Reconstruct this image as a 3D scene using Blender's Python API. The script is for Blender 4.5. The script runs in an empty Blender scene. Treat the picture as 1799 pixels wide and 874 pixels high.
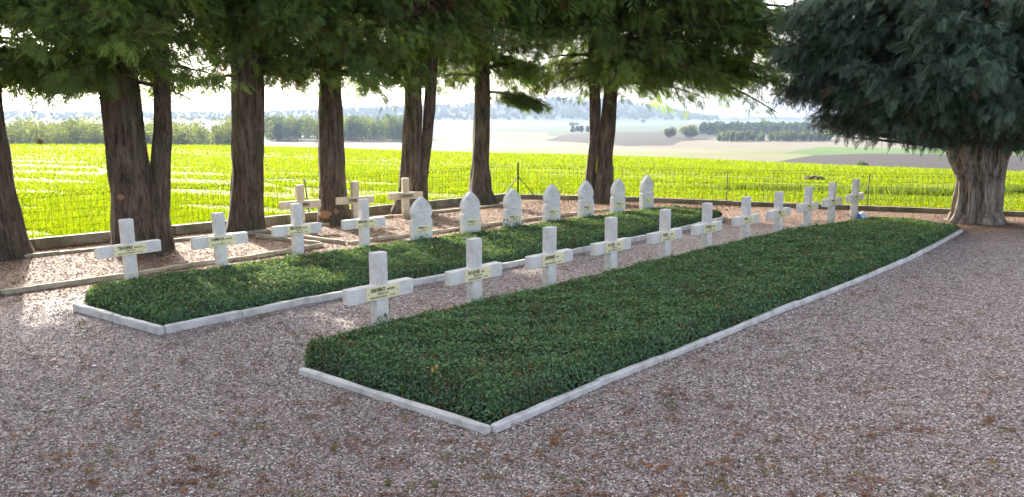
import bpy, bmesh, math, random
import numpy as np
from mathutils import Vector, Matrix

SC = bpy.context.scene
COL = SC.collection
R = math.radians
random.seed(7)
RNG = np.random.default_rng(11)

# ------------------------------------------------------------------ camera
H = 2.1
F = 1450.0
YH = 209.0
TH = math.atan((437 - YH) / F)
cam = bpy.data.cameras.new('camera')
CAM = bpy.data.objects.new('camera', cam)
COL.objects.link(CAM)
CAM.location = (0, 0, H)
CAM.rotation_euler = (R(90) - TH, 0, 0)
cam.sensor_width = 36
cam.lens = F / 1799 * 36
cam.clip_start = .05
cam.clip_end = 12000
SC.camera = CAM

# ------------------------------------------------------------------ light
SUN_AZ, SUN_EL = -31.0, 22.5
w = bpy.data.worlds.new('World')
SC.world = w
w.use_nodes = True
sky = w.node_tree.nodes.new('ShaderNodeTexSky')
sky.sky_type = 'NISHITA'
sky.sun_disc = False
sky.sun_elevation = R(SUN_EL)
sky.sun_rotation = R(SUN_AZ)
sky.dust_density = 5.0
sky.air_density = .45
sky.ozone_density = .2
w.node_tree.nodes['Background'].inputs[1].default_value = 0.15
hs = w.node_tree.nodes.new('ShaderNodeHueSaturation'); hs.inputs['Saturation'].default_value = .55
w.node_tree.links.new(sky.outputs[0], hs.inputs['Color'])
w.node_tree.links.new(hs.outputs[0], w.node_tree.nodes['Background'].inputs[0])
sl = bpy.data.lights.new('sun', 'SUN')
sl.energy = 3.8
sl.angle = R(.6)
sl.color = (1, .93, .82)
so = bpy.data.objects.new('sun', sl)
COL.objects.link(so)
S = Vector((math.sin(R(SUN_AZ)) * math.cos(R(SUN_EL)), math.cos(R(SUN_AZ)) * math.cos(R(SUN_EL)), math.sin(R(SUN_EL))))
so.rotation_euler = S.to_track_quat('Z', 'Y').to_euler()
so.location = (-20, 30, 25)
SC.view_settings.view_transform = 'Standard'
SC.view_settings.look = 'None'
SC.view_settings.gamma = 1
SC.view_settings.exposure = 2.25
SC.cycles.max_bounces = 8
SC.cycles.volume_bounces = 0
SC.cycles.transparent_max_bounces = 4
SC.cycles.sample_clamp_indirect = 8


# ------------------------------------------------------------------ helpers
def gp(px, py, z=0.0):
    """world point of a photograph pixel lying at height z"""
    u = (px - 899.5) / F
    v = (437 - py) / F
    dy = math.cos(TH) + v * math.sin(TH)
    dz = -math.sin(TH) + v * math.cos(TH)
    t = (z - H) / dz
    return Vector((u * t, dy * t, z))


def tag(o, label=None, cat=None, group=None, kind=None):
    if label: o['label'] = label
    if cat: o['category'] = cat
    if group: o['group'] = group
    if kind: o['kind'] = kind
    return o


def empty(name, loc=(0, 0, 0), rz=0):
    o = bpy.data.objects.new(name, None)
    o.empty_display_size = .2
    COL.objects.link(o)
    o.location = loc
    o.rotation_euler = (0, 0, rz)
    return o


def link(name, me, mat=None, parent=None):
    o = bpy.data.objects.new(name, me)
    COL.objects.link(o)
    if mat is not None and not me.materials: me.materials.append(mat)
    if parent is not None: o.parent = parent
    return o


def npmesh(name, V, Fq, col=None, smooth=False):
    """V (n,3); Fq (m,k) faces all with k corners; col (m,3) per face"""
    me = bpy.data.meshes.new(name)
    V = np.asarray(V, dtype=np.float32)
    Fq = np.asarray(Fq, dtype=np.int32)
    m, k = Fq.shape
    me.vertices.add(len(V)); me.vertices.foreach_set('co', V.ravel())
    me.loops.add(m * k); me.loops.foreach_set('vertex_index', Fq.ravel())
    me.polygons.add(m)
    me.polygons.foreach_set('loop_start', np.arange(0, m * k, k, dtype=np.int32))
    me.update(calc_edges=True)
    me.polygons.foreach_set('use_smooth', np.full(m, smooth))
    if col is not None:
        a = me.attributes.new('Col', 'FLOAT_COLOR', 'FACE')
        c4 = np.ones((m, 4), dtype=np.float32); c4[:, :3] = col
        a.data.foreach_set('color', c4.ravel())
    me.validate()
    return me


def instances(T, TF, P, Rm, Sc, colr=None):
    """template verts T (v,3), faces TF (f,k); P (n,3), Rm (n,3,3), Sc (n,) -> V, F, face colours"""
    n = len(P); v = len(T)
    V = np.einsum('nij,vj->nvi', Rm * Sc[:, None, None], T) + P[:, None, :]
    Fc = (TF[None] + (np.arange(n) * v)[:, None, None]).reshape(-1, TF.shape[1])
    c = None
    if colr is not None: c = np.repeat(colr, len(TF), axis=0)
    return V.reshape(-1, 3), Fc, c


def frames(d, roll=None, up=None):
    """rotation matrices whose X axis is d, Z as near 'up' as can be"""
    d = d / np.linalg.norm(d, axis=1, keepdims=True)
    if up is None: up = np.tile([0, 0, 1.0], (len(d), 1))
    y = np.cross(up, d); y /= (np.linalg.norm(y, axis=1, keepdims=True) + 1e-9)
    z = np.cross(d, y)
    if roll is not None:
        c, s = np.cos(roll)[:, None], np.sin(roll)[:, None]
        y, z = y * c + z * s, z * c - y * s
    return np.stack([d, y, z], axis=2)


class MB:
    def __init__(s): s.bm = bmesh.new()

    def box(s, c, size, rz=0, M=None):
        m = Matrix.Translation(c) @ Matrix.Rotation(rz, 4, 'Z') @ Matrix.Diagonal((*size, 1))
        if M is not None: m = M @ m
        bmesh.ops.create_cube(s.bm, size=1, matrix=m)
        return s

    def tube(s, pts, rad, seg=8, cap=True):
        if not isinstance(rad, (list, tuple)): rad = [rad] * len(pts)
        rings = []
        pts = [Vector(p) for p in pts]
        for i, p in enumerate(pts):
            a = pts[max(0, i - 1)]; b = pts[min(len(pts) - 1, i + 1)]
            q = (b - a).to_track_quat('Z', 'Y')
            rings.append([s.bm.verts.new(p + q @ Vector((rad[i] * math.cos(t * 2 * math.pi / seg), rad[i] * math.sin(t * 2 * math.pi / seg), 0))) for t in range(seg)])
        for A, B in zip(rings, rings[1:]):
            for t in range(seg): s.bm.faces.new((A[t], A[(t + 1) % seg], B[(t + 1) % seg], B[t]))
        if cap:
            s.bm.faces.new(rings[0][::-1]); s.bm.faces.new(rings[-1])
        return s

    def prism(s, outline, y0, y1):
        """outline of (x, z) extruded along y"""
        A = [s.bm.verts.new((x, y0, z)) for x, z in outline]
        B = [s.bm.verts.new((x, y1, z)) for x, z in outline]
        n = len(A)
        s.bm.faces.new(A); s.bm.faces.new(B[::-1])
        for i in range(n): s.bm.faces.new((A[i], B[i], B[(i + 1) % n], A[(i + 1) % n]))
        bmesh.ops.recalc_face_normals(s.bm, faces=s.bm.faces)
        return s

    def bevel(s, w, seg=1):
        e = [e for e in s.bm.edges if len(e.link_faces) == 2 and e.calc_face_angle(0) > .5]
        bmesh.ops.bevel(s.bm, geom=e, offset=w, segments=seg, profile=.6, affect='EDGES')
        return s

    def build(s, name, mat, parent=None, smooth=False):
        me = bpy.data.meshes.new(name)
        s.bm.to_mesh(me); s.bm.free()
        if smooth: me.polygons.foreach_set('use_smooth', [True] * len(me.polygons))
        return link(name, me, mat, parent)


# ------------------------------------------------------------------ materials
def newmat(name):
    m = bpy.data.materials.new(name); m.use_nodes = True
    nt = m.node_tree
    b = nt.nodes['Principled BSDF']
    b.inputs['Roughness'].default_value = .85
    b.inputs['Specular IOR Level'].default_value = .3
    return m, nt, b


def N(nt, t, **kw):
    n = nt.nodes.new(t)
    for k, v in kw.items():
        if hasattr(n, k): setattr(n, k, v)
        else: n.inputs[k.replace('_', ' ')].default_value = v
    return n


def ramp(nt, src, stops):
    r = nt.nodes.new('ShaderNodeValToRGB')
    while len(r.color_ramp.elements) < len(stops): r.color_ramp.elements.new(.5)
    for e, (p, c) in zip(r.color_ramp.elements, stops):
        e.position = p; e.color = (*c, 1) if len(c) == 3 else c
    nt.links.new(src, r.inputs[0])
    return r.outputs[0]


def noise(nt, scale, detail=4, vec=None, rough=.6):
    n = N(nt, 'ShaderNodeTexNoise')
    n.inputs['Scale'].default_value = scale; n.inputs['Detail'].default_value = detail
    n.inputs['Roughness'].default_value = rough
    if vec is not None: nt.links.new(vec, n.inputs['Vector'])
    return n


def mix(nt, a, b, fac, mode='MIX'):
    m = nt.nodes.new('ShaderNodeMix'); m.data_type = 'RGBA'; m.blend_type = mode
    for s, i in ((a, 6), (b, 7), (fac, 0)):
        if isinstance(s, (int, float)): m.inputs[i].default_value = s
        elif isinstance(s, tuple): m.inputs[i].default_value = (*s, 1)
        else: nt.links.new(s, m.inputs[i])
    return m.outputs[2]


def mth(nt, op, a, b=None, c=None, clamp=False):
    m = nt.nodes.new('ShaderNodeMath'); m.operation = op; m.use_clamp = clamp
    for i, s in enumerate((a, b, c)):
        if s is None: continue
        if isinstance(s, (int, float)): m.inputs[i].default_value = s
        else: nt.links.new(s, m.inputs[i])
    return m.outputs[0]


def bump(nt, b, h, strength=.5, dist=.01):
    n = nt.nodes.new('ShaderNodeBump'); n.inputs['Strength'].default_value = strength
    n.inputs['Distance'].default_value = dist
    nt.links.new(h, n.inputs['Height']); nt.links.new(n.outputs[0], b.inputs['Normal'])


def pos(nt): return nt.nodes.new('ShaderNodeNewGeometry').outputs['Position']


def leaf_mat(name, transl=.35, rough=.6, spec=.3, tint=(1, 1, 1)):
    m = bpy.data.materials.new(name); m.use_nodes = True
    nt = m.node_tree; b = nt.nodes['Principled BSDF']
    at = N(nt, 'ShaderNodeAttribute'); at.attribute_name = 'Col'
    nt.links.new(at.outputs['Color'], b.inputs['Base Color'])
    b.inputs['Roughness'].default_value = rough; b.inputs['Specular IOR Level'].default_value = spec
    tr = nt.nodes.new('ShaderNodeBsdfTranslucent')
    c = mix(nt, at.outputs['Color'], tint, 1.0, 'MULTIPLY')
    nt.links.new(c, tr.inputs[0])
    mx = nt.nodes.new('ShaderNodeMixShader'); mx.inputs[0].default_value = transl
    nt.links.new(b.outputs[0], mx.inputs[1]); nt.links.new(tr.outputs[0], mx.inputs[2])
    nt.links.new(mx.outputs[0], nt.nodes['Material Output'].inputs[0])
    return m


M = {}
# gravel with brown needle litter near the tree row
m, nt, b = newmat('gravel')
p = pos(nt)
vo = N(nt, 'ShaderNodeTexVoronoi'); vo.inputs['Scale'].default_value = 62; nt.links.new(p, vo.inputs['Vector'])
vo.inputs['Randomness'].default_value = 1
sep = N(nt, 'ShaderNodeSeparateColor'); nt.links.new(vo.outputs['Color'], sep.inputs[0])
stone = ramp(nt, sep.outputs[0], [(0, (.075, .060, .050)), (.22, (.20, .166, .148)), (.5, (.35, .298, .270)), (.8, (.53, .465, .430)), (.94, (.75, .69, .65)), (1, (.9, .86, .82))])
n1 = noise(nt, 1.3, 5, p); n2 = noise(nt, 9, 6, p, .7); n3 = noise(nt, 28, 3, p, .7)
stone = mix(nt, stone, ramp(nt, n3.outputs[0], [(.3, (.5, .45, .45)), (.7, (1, .97, .98))]), .6, 'MULTIPLY')
stone = mix(nt, stone, ramp(nt, n1.outputs[0], [(.3, (.80, .78, .80)), (.7, (1, 1, 1))]), 1.0, 'MULTIPLY')
# orange brown needle patches
pm = ramp(nt, mth(nt, 'ADD', mth(nt, 'MULTIPLY', n2.outputs[0], .7), mth(nt, 'MULTIPLY', n1.outputs[0], .3)), [(.50, (0, 0, 0)), (.62, (1, 1, 1))])
sx = N(nt, 'ShaderNodeSeparateXYZ'); nt.links.new(p, sx.inputs[0])
d1 = mth(nt, 'ADD', mth(nt, 'MULTIPLY', mth(nt, 'ADD', sx.outputs[0], 7.8), .68), mth(nt, 'MULTIPLY', mth(nt, 'ADD', sx.outputs[1], -12.6), -.73))
d2 = mth(nt, 'ADD', mth(nt, 'MULTIPLY', mth(nt, 'ADD', sx.outputs[0], -.16), -.3), mth(nt, 'MULTIPLY', mth(nt, 'ADD', sx.outputs[1], -21.8), -.95))
dd = mth(nt, 'ADD', mth(nt, 'MINIMUM', d1, d2), mth(nt, 'MULTIPLY', n1.outputs[0], 2.0))
lit = ramp(nt, mth(nt, 'DIVIDE', dd, 10.0), [(.38, (1, 1, 1)), (.62, (0, 0, 0))])
fac = mth(nt, 'MAXIMUM', mth(nt, 'MULTIPLY', pm, .45), mth(nt, 'MULTIPLY', lit, ramp(nt, n2.outputs[0], [(.3, (.65, .65, .65)), (.62, (.97, .97, .97))])))
brown = ramp(nt, n3.outputs[0], [(.25, (.035, .02, .012)), (.5, (.13, .068, .034)), (.75, (.32, .18, .09))])
c = mix(nt, stone, brown, fac)
nt.links.new(c, b.inputs['Base Color'])
hh = mth(nt, 'SUBTRACT', mth(nt, 'MULTIPLY', n3.outputs[0], .5), vo.outputs['Distance'])
bump(nt, b, hh, .9, .012)
M['gravel'] = m

# pebbles and litter
m = leaf_mat('pebble', 0.0, .7, .35); M['pebble'] = m
M['litter'] = leaf_mat('litter', .1, .8, .1)


def concrete(name, base, dark, speck, moss=0, splash=0):
    m, nt, b = newmat(name)
    tc = N(nt, 'ShaderNodeTexCoord').outputs['Object']
    a = noise(nt, 8, 6, tc); s = noise(nt, 110, 3, tc, .8)
    vor = N(nt, 'ShaderNodeTexVoronoi'); vor.inputs['Scale'].default_value = 90; nt.links.new(tc, vor.inputs['Vector'])
    c = mix(nt, base, dark, ramp(nt, a.outputs[0], [(.42, (0, 0, 0)), (.72, (.8, .8, .8))]))
    c = mix(nt, c, speck, ramp(nt, s.outputs[0], [(.56, (0, 0, 0)), (.66, (.7, .7, .7))]))
    if splash:
        sz = N(nt, 'ShaderNodeSeparateXYZ'); nt.links.new(tc, sz.inputs[0])
        zz = mth(nt, 'ADD', sz.outputs[2], mth(nt, 'MULTIPLY', a.outputs[0], .22))
        c = mix(nt, c, (.20, .16, .11), mth(nt, 'MULTIPLY', ramp(nt, zz, [(.16, (1, 1, 1)), (.32, (0, 0, 0))]), .7))
    if moss:
        c = mix(nt, c, (.10, .11, .05), mth(nt, 'MULTIPLY', ramp(nt, noise(nt, 3, 6, tc).outputs[0], [(.45, (0, 0, 0)), (.6, (1, 1, 1))]), moss))
    nt.links.new(c, b.inputs['Base Color'])
    bump(nt, b, mth(nt, 'ADD', s.outputs[0], mth(nt, 'MULTIPLY', vor.outputs['Distance'], .8)), .5, .004)
    return m


M['white_stone'] = concrete('white_stone', (.80, .775, .735), (.54, .48, .43), (.46, .38, .34), splash=1)
M['cream_stone'] = concrete('cream_stone', (.68, .60, .43), (.42, .33, .20), (.42, .35, .25), splash=1)
M['stele_stone'] = concrete('stele_stone', (.80, .785, .75), (.55, .54, .50), (.6, .57, .52), splash=1)
M['kerb_paint'] = concrete('kerb_paint', (.70, .685, .65), (.40, .38, .34), (.5, .46, .42))
M['old_kerb'] = concrete('old_kerb', (.46, .41, .31), (.24, .21, .15), (.2, .17, .12), .35)
M['wall_stone'] = concrete('wall_stone', (.30, .26, .19), (.16, .14, .09), (.12, .1, .07), .7)
m, nt, b = newmat('plaque_enamel'); b.inputs['Base Color'].default_value = (.92, .83, .50, 1); b.inputs['Roughness'].default_value = .35
b.inputs['Specular IOR Level'].default_value = .5
M['plaque'] = m
m, nt, b = newmat('letter_paint'); b.inputs['Base Color'].default_value = (.02, .018, .012, 1); M['ink'] = m
m, nt, b = newmat('dark_metal'); b.inputs['Base Color'].default_value = (.018, .028, .022, 1); b.inputs['Roughness'].default_value = .5; M['metal'] = m
m, nt, b = newmat('wire_metal'); b.inputs['Base Color'].default_value = (.012, .014, .012, 1); b.inputs['Roughness'].default_value = .9; b.inputs['Specular IOR Level'].default_value = .05; M['wire'] = m
m, nt, b = newmat('blue_plastic'); b.inputs['Base Color'].default_value = (.08, .2, .5, 1); b.inputs['Roughness'].default_value = .4; M['blue'] = m
m, nt, b = newmat('white_plastic'); b.inputs['Base Color'].default_value = (.8, .84, .9, 1); b.inputs['Roughness'].default_value = .4; M['whitep'] = m


def bark(name, c1, c2, c3, zs=.16, sc=14, st=1.0, moss=.4):
    m, nt, b = newmat(name)
    tc = N(nt, 'ShaderNodeTexCoord').outputs['Object']
    mp = N(nt, 'ShaderNodeMapping'); mp.inputs['Scale'].default_value = (1, 1, zs); nt.links.new(tc, mp.inputs[0])
    n1 = noise(nt, sc, 8, mp.outputs[0], .65); n2 = noise(nt, sc * 4, 5, mp.outputs[0], .7); n4 = noise(nt, 1.6, 4, tc)
    h = mth(nt, 'ADD', n1.outputs[0], mth(nt, 'MULTIPLY', n2.outputs[0], .4))
    c = ramp(nt, h, [(.52, c1), (.68, c2), (.9, c3)])
    c = mix(nt, c, (.045, .06, .025), mth(nt, 'MULTIPLY', ramp(nt, n4.outputs[0], [(.45, (0, 0, 0)), (.65, (1, 1, 1))]), moss))
    nt.links.new(c, b.inputs['Base Color'])
    b.inputs['Specular IOR Level'].default_value = .15
    bump(nt, b, h, st, .03)
    return m


M['bark'] = bark('bark', (.024, .018, .014), (.095, .070, .054), (.19, .15, .12))
M['old_bark'] = bark('old_bark', (.05, .04, .033), (.24, .195, .155), (.50, .44, .37), .12, 9, 1.0, .15)
m, nt, b = newmat('cut_wood'); b.inputs['Base Color'].default_value = (.26, .15, .08, 1); M['cutwood'] = m
M['leaf'] = leaf_mat('conifer_leaf', .42, .55, .3, (1.3, 1.25, .6))
M['cypress'] = leaf_mat('cypress_leaf', .2, .5, .35, (1.2, 1.2, .7))
M['cover'] = leaf_mat('ground_cover_leaf', .22, .75, .12, (1.6, 1.5, .4))
M['crop'] = leaf_mat('crop_leaf', .6, .6, .2, (1.45, 1.25, .3))
M['far'] = leaf_mat('far_leaf', .35, .8, .1, (1.4, 1.3, .6))
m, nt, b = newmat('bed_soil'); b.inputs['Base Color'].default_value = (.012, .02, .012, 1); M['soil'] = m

# ------------------------------------------------------------------ terrain
PXA = np.array([-900, 0, 200, 400, 560, 700, 850, 1000, 1200, 1350, 1500, 1799, 2700], float)
CRY = np.array([252, 255, 255.5, 257, 261, 266, 270, 273, 279, 286, 293, 303, 318], float)
VD = np.log(np.array([1, 150, 200, 300, 400, 600, 800, 1100, 1500, 2000, 2600, 4500], float))
VZ = np.array([-12, -12, -12, -13.5, -14.6, -15.2, -15, -14, -12, -8, -2, 2], float)
RX = np.array([-900, 0, 300, 500, 650, 750, 850, 940, 1000, 1080, 1130, 1190, 1240, 1280, 1340, 1400, 1799, 2700], float)
RY = np.array([200, 199, 200, 198, 193, 190, 186, 178, 175, 178, 186, 197, 208, 207, 205, 207, 205, 205], float)


def crest(px): return (np.interp(px, PXA, CRY) - YH) / 1467.0


def zfar(D, px):
    z = np.interp(np.log(D), VD, VZ)
    ztop = H + (YH - np.interp(px, RX, RY)) / 1467.0 * 3000
    t = np.clip((D - 2250) / 750, 0, 1); t = t * t * (3 - 2 * t)
    z = z * (1 - t) + ztop * t
    return z


def znear(D, px):
    a = crest(px)
    D0 = np.interp(px, [0, 600, 1300], [30, 26, 22])
    k = a * a / (4 * (H - a * D0))
    return -np.where(D > D0, k * (D - D0) ** 2, 0)


def terrain_z(x, y):
    r = np.hypot(x, y); az = np.arctan2(x, y)
    azc = np.clip(az, -R(40), R(40))
    px = 899.5 + 1467 * np.tan(azc)
    D = r * np.cos(azc)
    D = np.maximum(D, 1)
    zn = znear(D, px)
    z = np.where(D > 60, np.maximum(zn, zfar(D, px)), zn) - .05
    return z, D, px


az = np.concatenate([np.linspace(-math.pi, -R(42), 30)[:-1], np.linspace(-R(42), R(42), 520), np.linspace(R(42), math.pi, 30)[1:]])
Dr = np.concatenate([np.linspace(.5, 24, 10), np.linspace(26, 120, 50), 1467.0 / np.linspace(12, .42, 330)[1:]])
Dr = Dr[Dr < 3500]
A, D_ = np.meshgrid(az, Dr)
sec = 1 / np.cos(np.clip(A, -R(40), R(40)))
X = D_ * sec * np.sin(A); Y = D_ * sec * np.cos(A)
Z, DD, PX = terrain_z(X, Y)
hmask = (DD > 2400)
Z = Z + hmask * RNG.normal(0, 2.2, Z.shape) * (np.abs(A) < R(42))
PY = YH + (H - Z) / DD * 1467


def inpoly(px, py, poly):
    ins = np.zeros(px.shape, bool); n = len(poly)
    for i in range(n):
        x1, y1 = poly[i]; x2, y2 = poly[(i + 1) % n]
        c = ((y1 > py) != (y2 > py))
        ins ^= c & (px < (x2 - x1) * (py - y1) / ((y2 - y1) if y2 != y1 else 1e-9) + x1)
    return ins


nr, nc = Z.shape
colv = np.zeros((nr, nc, 3)); colv[:] = (.26, .30, .12)
def paint(poly, c): colv[inpoly(PX, PY, poly) & (DD > 130) & (np.abs(A) < R(42))] = c
# lowland fields: real colours of each parcel, by its outline on the land
colv[(DD > 120)] = (.42, .42, .24)
paint([(-900, 262), (1440, 262), (1799, 262), (2700, 262), (2700, 240), (1000, 240), (-900, 240)], (.44, .39, .29))
paint([(400, 320), (2700, 320), (2700, 262), (1450, 262), (1380, 268), (900, 266), (600, 262), (400, 262)], (.40, .43, .19))
paint([(700, 320), (1380, 300), (1380, 276), (1100, 272), (800, 274)], (.44, .40, .25))
paint([(-900, 240), (2700, 240), (2700, 211), (-900, 211)], (.16, .24, .14))
paint([(-900, 222), (950, 226), (1250, 218), (2700, 218), (2700, 214), (-900, 214)], (.22, .30, .17))
paint([(-900, 252), (960, 247), (960, 233), (-900, 236)], (.33, .36, .22))
paint([(955, 248), (990, 237), (1060, 232), (1160, 232), (1290, 242), (1195, 249), (1180, 256), (1100, 257), (1020, 251)], (.11, .088, .075))
paint([(1365, 285), (1400, 278), (1430, 273), (1530, 270), (2700, 282), (2700, 330), (1500, 330), (1440, 296)], (.12, .095, .08))
paint([(1378, 269), (1440, 258), (1560, 259), (2700, 270), (2700, 282), (1530, 270), (1430, 273)], (.22, .38, .10))
paint([(1440, 257), (1560, 257), (1799, 259), (1799, 262), (1560, 261)], (.45, .40, .30))
paint([(1235, 247), (1310, 247), (1440, 226), (1300, 229)], (.30, .30, .22))
paint([(1200, 213), (1290, 208), (1290, 212), (1210, 215)], (.5, .47, .36))
fz = (DD > 2330) & (np.abs(A) < R(80)) & (DD > 2330 + 60 * np.sin(PX / 31.0))
colv[fz] = (.035, .055, .03)
colv *= .31
colv[(DD <= 120) | ((Z > -11) & (DD < 200))] = (.20, .25, .06)
idx = np.arange(nr * nc).reshape(nr, nc)
Fq = np.stack([idx[:-1, :-1], idx[:-1, 1:], idx[1:, 1:], idx[1:, :-1]], -1).reshape(-1, 4)
Fq = Fq[:, ::-1]
m, nt, b = newmat('field')
at = N(nt, 'ShaderNodeAttribute'); at.attribute_name = 'Col'
p = pos(nt)
mp = N(nt, 'ShaderNodeMapping'); mp.inputs['Rotation'].default_value = (0, 0, R(-12)); mp.inputs['Scale'].default_value = (.12, 1, 1); nt.links.new(p, mp.inputs[0])
na = noise(nt, .9, 6, mp.outputs[0], .65); nb = noise(nt, 2.5, 5, p, .7); nf = noise(nt, .012, 5, p)
soilm = ramp(nt, mth(nt, 'ADD', mth(nt, 'MULTIPLY', na.outputs[0], .6), mth(nt, 'MULTIPLY', nb.outputs[0], .4)), [(.47, (0, 0, 0)), (.60, (1, 1, 1))])
near = mix(nt, (.13, .165, .008), (.06, .055, .025), mth(nt, 'MULTIPLY', soilm, .6))
sx = N(nt, 'ShaderNodeVectorMath'); sx.operation = 'LENGTH'; nt.links.new(p, sx.inputs[0])
fnear = ramp(nt, mth(nt, 'DIVIDE', sx.outputs['Value'], 400), [(.40, (1, 1, 1)), (.5, (0, 0, 0))])
farc = mix(nt, at.outputs['Color'], ramp(nt, nf.outputs[0], [(.3, (.82, .82, .82)), (.7, (1.1, 1.1, 1.1))]), 1.0, 'MULTIPLY')
nt.links.new(mix(nt, farc, near, fnear), b.inputs['Base Color'])
b.inputs['Specular IOR Level'].default_value = .05
bump(nt, b, nb.outputs[0], .5, .05)
me = npmesh('terrain', np.stack([X, Y, Z], -1).reshape(-1, 3), Fq, colv[:-1, :-1].reshape(-1, 3), True)
tag(link('fields', me, m), kind='structure', label='green crop field and valley fields rolling to a wooded hill', cat='terrain')

# gravel sheet bounded by the enclosure
encl = [(-17.5, 1.5), gp(-180, 480).to_2d(), gp(52, 440).to_2d(), (.16, 21.9), (2.65, 21.5), (5.4, 20.1), (8.5, 18.95), (11.2, 17.75), (16, 15.3), (22, 9), (22, -12), (-14, -12)]
encl = [(-18.0, 2.2), (-7.8, 13.2), (.16, 21.9), (2.65, 21.3), (5.4, 20.1), (8.5, 18.9), (11.2, 17.7), (16, 15.3), (22, 9), (22, -12), (-18, -12)]
mb = MB(); mb.bm.faces.new([mb.bm.verts.new((x, y, 0)) for x, y in encl])
bmesh.ops.recalc_face_normals(mb.bm, faces=mb.bm.faces)
tag(mb.build('gravel_ground', M['gravel']), kind='structure', label='grey and pink gravel ground strewn with brown needles', cat='ground')
ENC = np.array(encl)


def in_encl(x, y): return inpoly(x, y, [tuple(q) for q in encl])


# ------------------------------------------------------------------ haze
m = bpy.data.materials.new('haze_air'); m.use_nodes = True; nt = m.node_tree
nt.nodes.remove(nt.nodes['Principled BSDF'])
pv = nt.nodes.new('ShaderNodeVolumePrincipled'); pv.inputs['Color'].default_value = (.44, .57, .76, 1)
pv.inputs['Density'].default_value = .00018; pv.inputs['Anisotropy'].default_value = .0
nt.links.new(pv.outputs[0], nt.nodes['Material Output'].inputs['Volume'])
mb = MB(); zt = float(Z.max()) + 12; zb = float(Z.min()) - 1.5
mb.box((0, 0, (zt + zb) / 2), (10400, 10400, zt - zb))
tag(mb.build('haze', m), kind='stuff', label='pale blue haze hanging over the valley', cat='haze')


# ------------------------------------------------------------------ bed kerbs
def polyline_pts(P, step, jit=0):
    P = [Vector((p[0], p[1])) for p in P]; out = []
    for a, b in zip(P, P[1:]):
        L = (b - a).length; n = max(1, round(L / step))
        for i in range(n): out.append((a.lerp(b, i / n), a.lerp(b, (i + 1) / n)))
    return out


def kerb(name, label, cat, lines, mat, wd=.075, ht=.085, step=.95, gap=.008, seed=1, group=None, jz=.008):
    root = empty(name, (lines[0][0][0], lines[0][0][1], 0)); tag(root, label, cat, group)
    inv = Matrix.Translation(-Vector(root.location))
    rr = random.Random(seed)
    for ln in lines:
        for a, b in polyline_pts(ln, step):
            d = b - a; L = d.length - gap
            c = (a + b) / 2 + Vector((-d.y, d.x)).normalized() * rr.uniform(-jz, jz)
            h = ht + rr.uniform(-jz, jz)
            mb = MB(); mb.box((0, 0, 0), (1, 1, 1))
            for v in mb.bm.verts: v.co = (v.co.x * L, v.co.y * wd, v.co.z * (h + .06) + (h - .06) / 2)
            bmesh.ops.subdivide_edges(mb.bm, edges=[e for e in mb.bm.edges if e.calc_length() > .5], cuts=6)
            for v in mb.bm.verts:
                v.co.y += rr.uniform(-.004, .004); v.co.z += rr.uniform(-.004, .004)
            mb.bevel(.008)
            o = mb.build('kerbstone', mat, root)
            o.location = (c.x - root.location.x, c.y - root.location.y, 0)
            o.rotation_euler = (0, rr.uniform(-.006, .006), math.atan2(d.y, d.x) + rr.uniform(-.006, .006))
    return root


def w2(lst): return [(gp(x, y).x, gp(x, y).y) for x, y in lst]


FB_L = [(530, 656), (704, 712), (860, 762)]
FB_R = [(866, 760), (1050, 679), (1240, 603), (1350, 557), (1450, 519), (1530, 486), (1600, 456), (1655, 427), (1688, 408)]
kerb('bed_kerb', 'white painted kerb round the nearer planted bed', 'kerb', [w2(FB_L), w2(FB_R)], M['kerb_paint'], .06, .05, seed=3, jz=.006, gap=.004)
BB_L = [(132, 545), (285, 588)]
BB_R = [(290, 586), (540, 533), (800, 489), (940, 460), (1130, 421), (1270, 388)]
kerb('bed_kerb', 'white painted kerb round the farther planted bed behind the front crosses', 'kerb', [w2(BB_L), w2(BB_R)], M['kerb_paint'], .065, .075, seed=5, jz=.004, gap=.004)
kerb('plot_kerb', 'long low weathered kerb bounding the bare gravel plot at far left', 'kerb',
     [w2([(-160, 540), (0, 519), (220, 488), (336, 468), (450, 454), (567, 434)]), w2([(563, 431), (450, 417)])], M['old_kerb'], .055, .06, 1.0, seed=8)
kerb('plot_kerb', 'weathered kerb cornering left of the stelae around the tree plot', 'kerb',
     [w2([(474, 411), (534, 420), (606, 430)]), w2([(612, 430), (663, 423), (759, 411), (886, 394), (1000, 379), (1100, 366)])], M['old_kerb'], .055, .06, 1.0, seed=9)
kerb('plot_kerb', 'low weathered kerb running along the foot of the tree row', 'kerb',
     [w2([(-60, 464), (0, 458), (200, 437), (336, 422), (474, 408), (560, 398), (690, 382), (814, 370), (879, 363)])], M['old_kerb'], .07, .05, 1.0, seed=10)

# ------------------------------------------------------------------ fence wall
def wall(name, label, P, ht, wd, seed):
    root = empty(name, (P[0][0], P[0][1], 0)); tag(root, label, 'wall')
    rr = random.Random(seed)
    for a, b in polyline_pts(P, 2.3):
        d = b - a; L = d.length - .006; c = (a + b) / 2
        mb = MB(); mb.box((0, 0, 0), (L, wd, ht + .2)); mb.bevel(.012)
        o = mb.build('wall_slab', M['wall_stone'], root)
        o.location = (c.x - root.location.x, c.y - root.location.y, (ht - .2) / 2 + rr.uniform(-.004, .004))
        o.rotation_euler = (0, 0, math.atan2(d.y, d.x))


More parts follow.
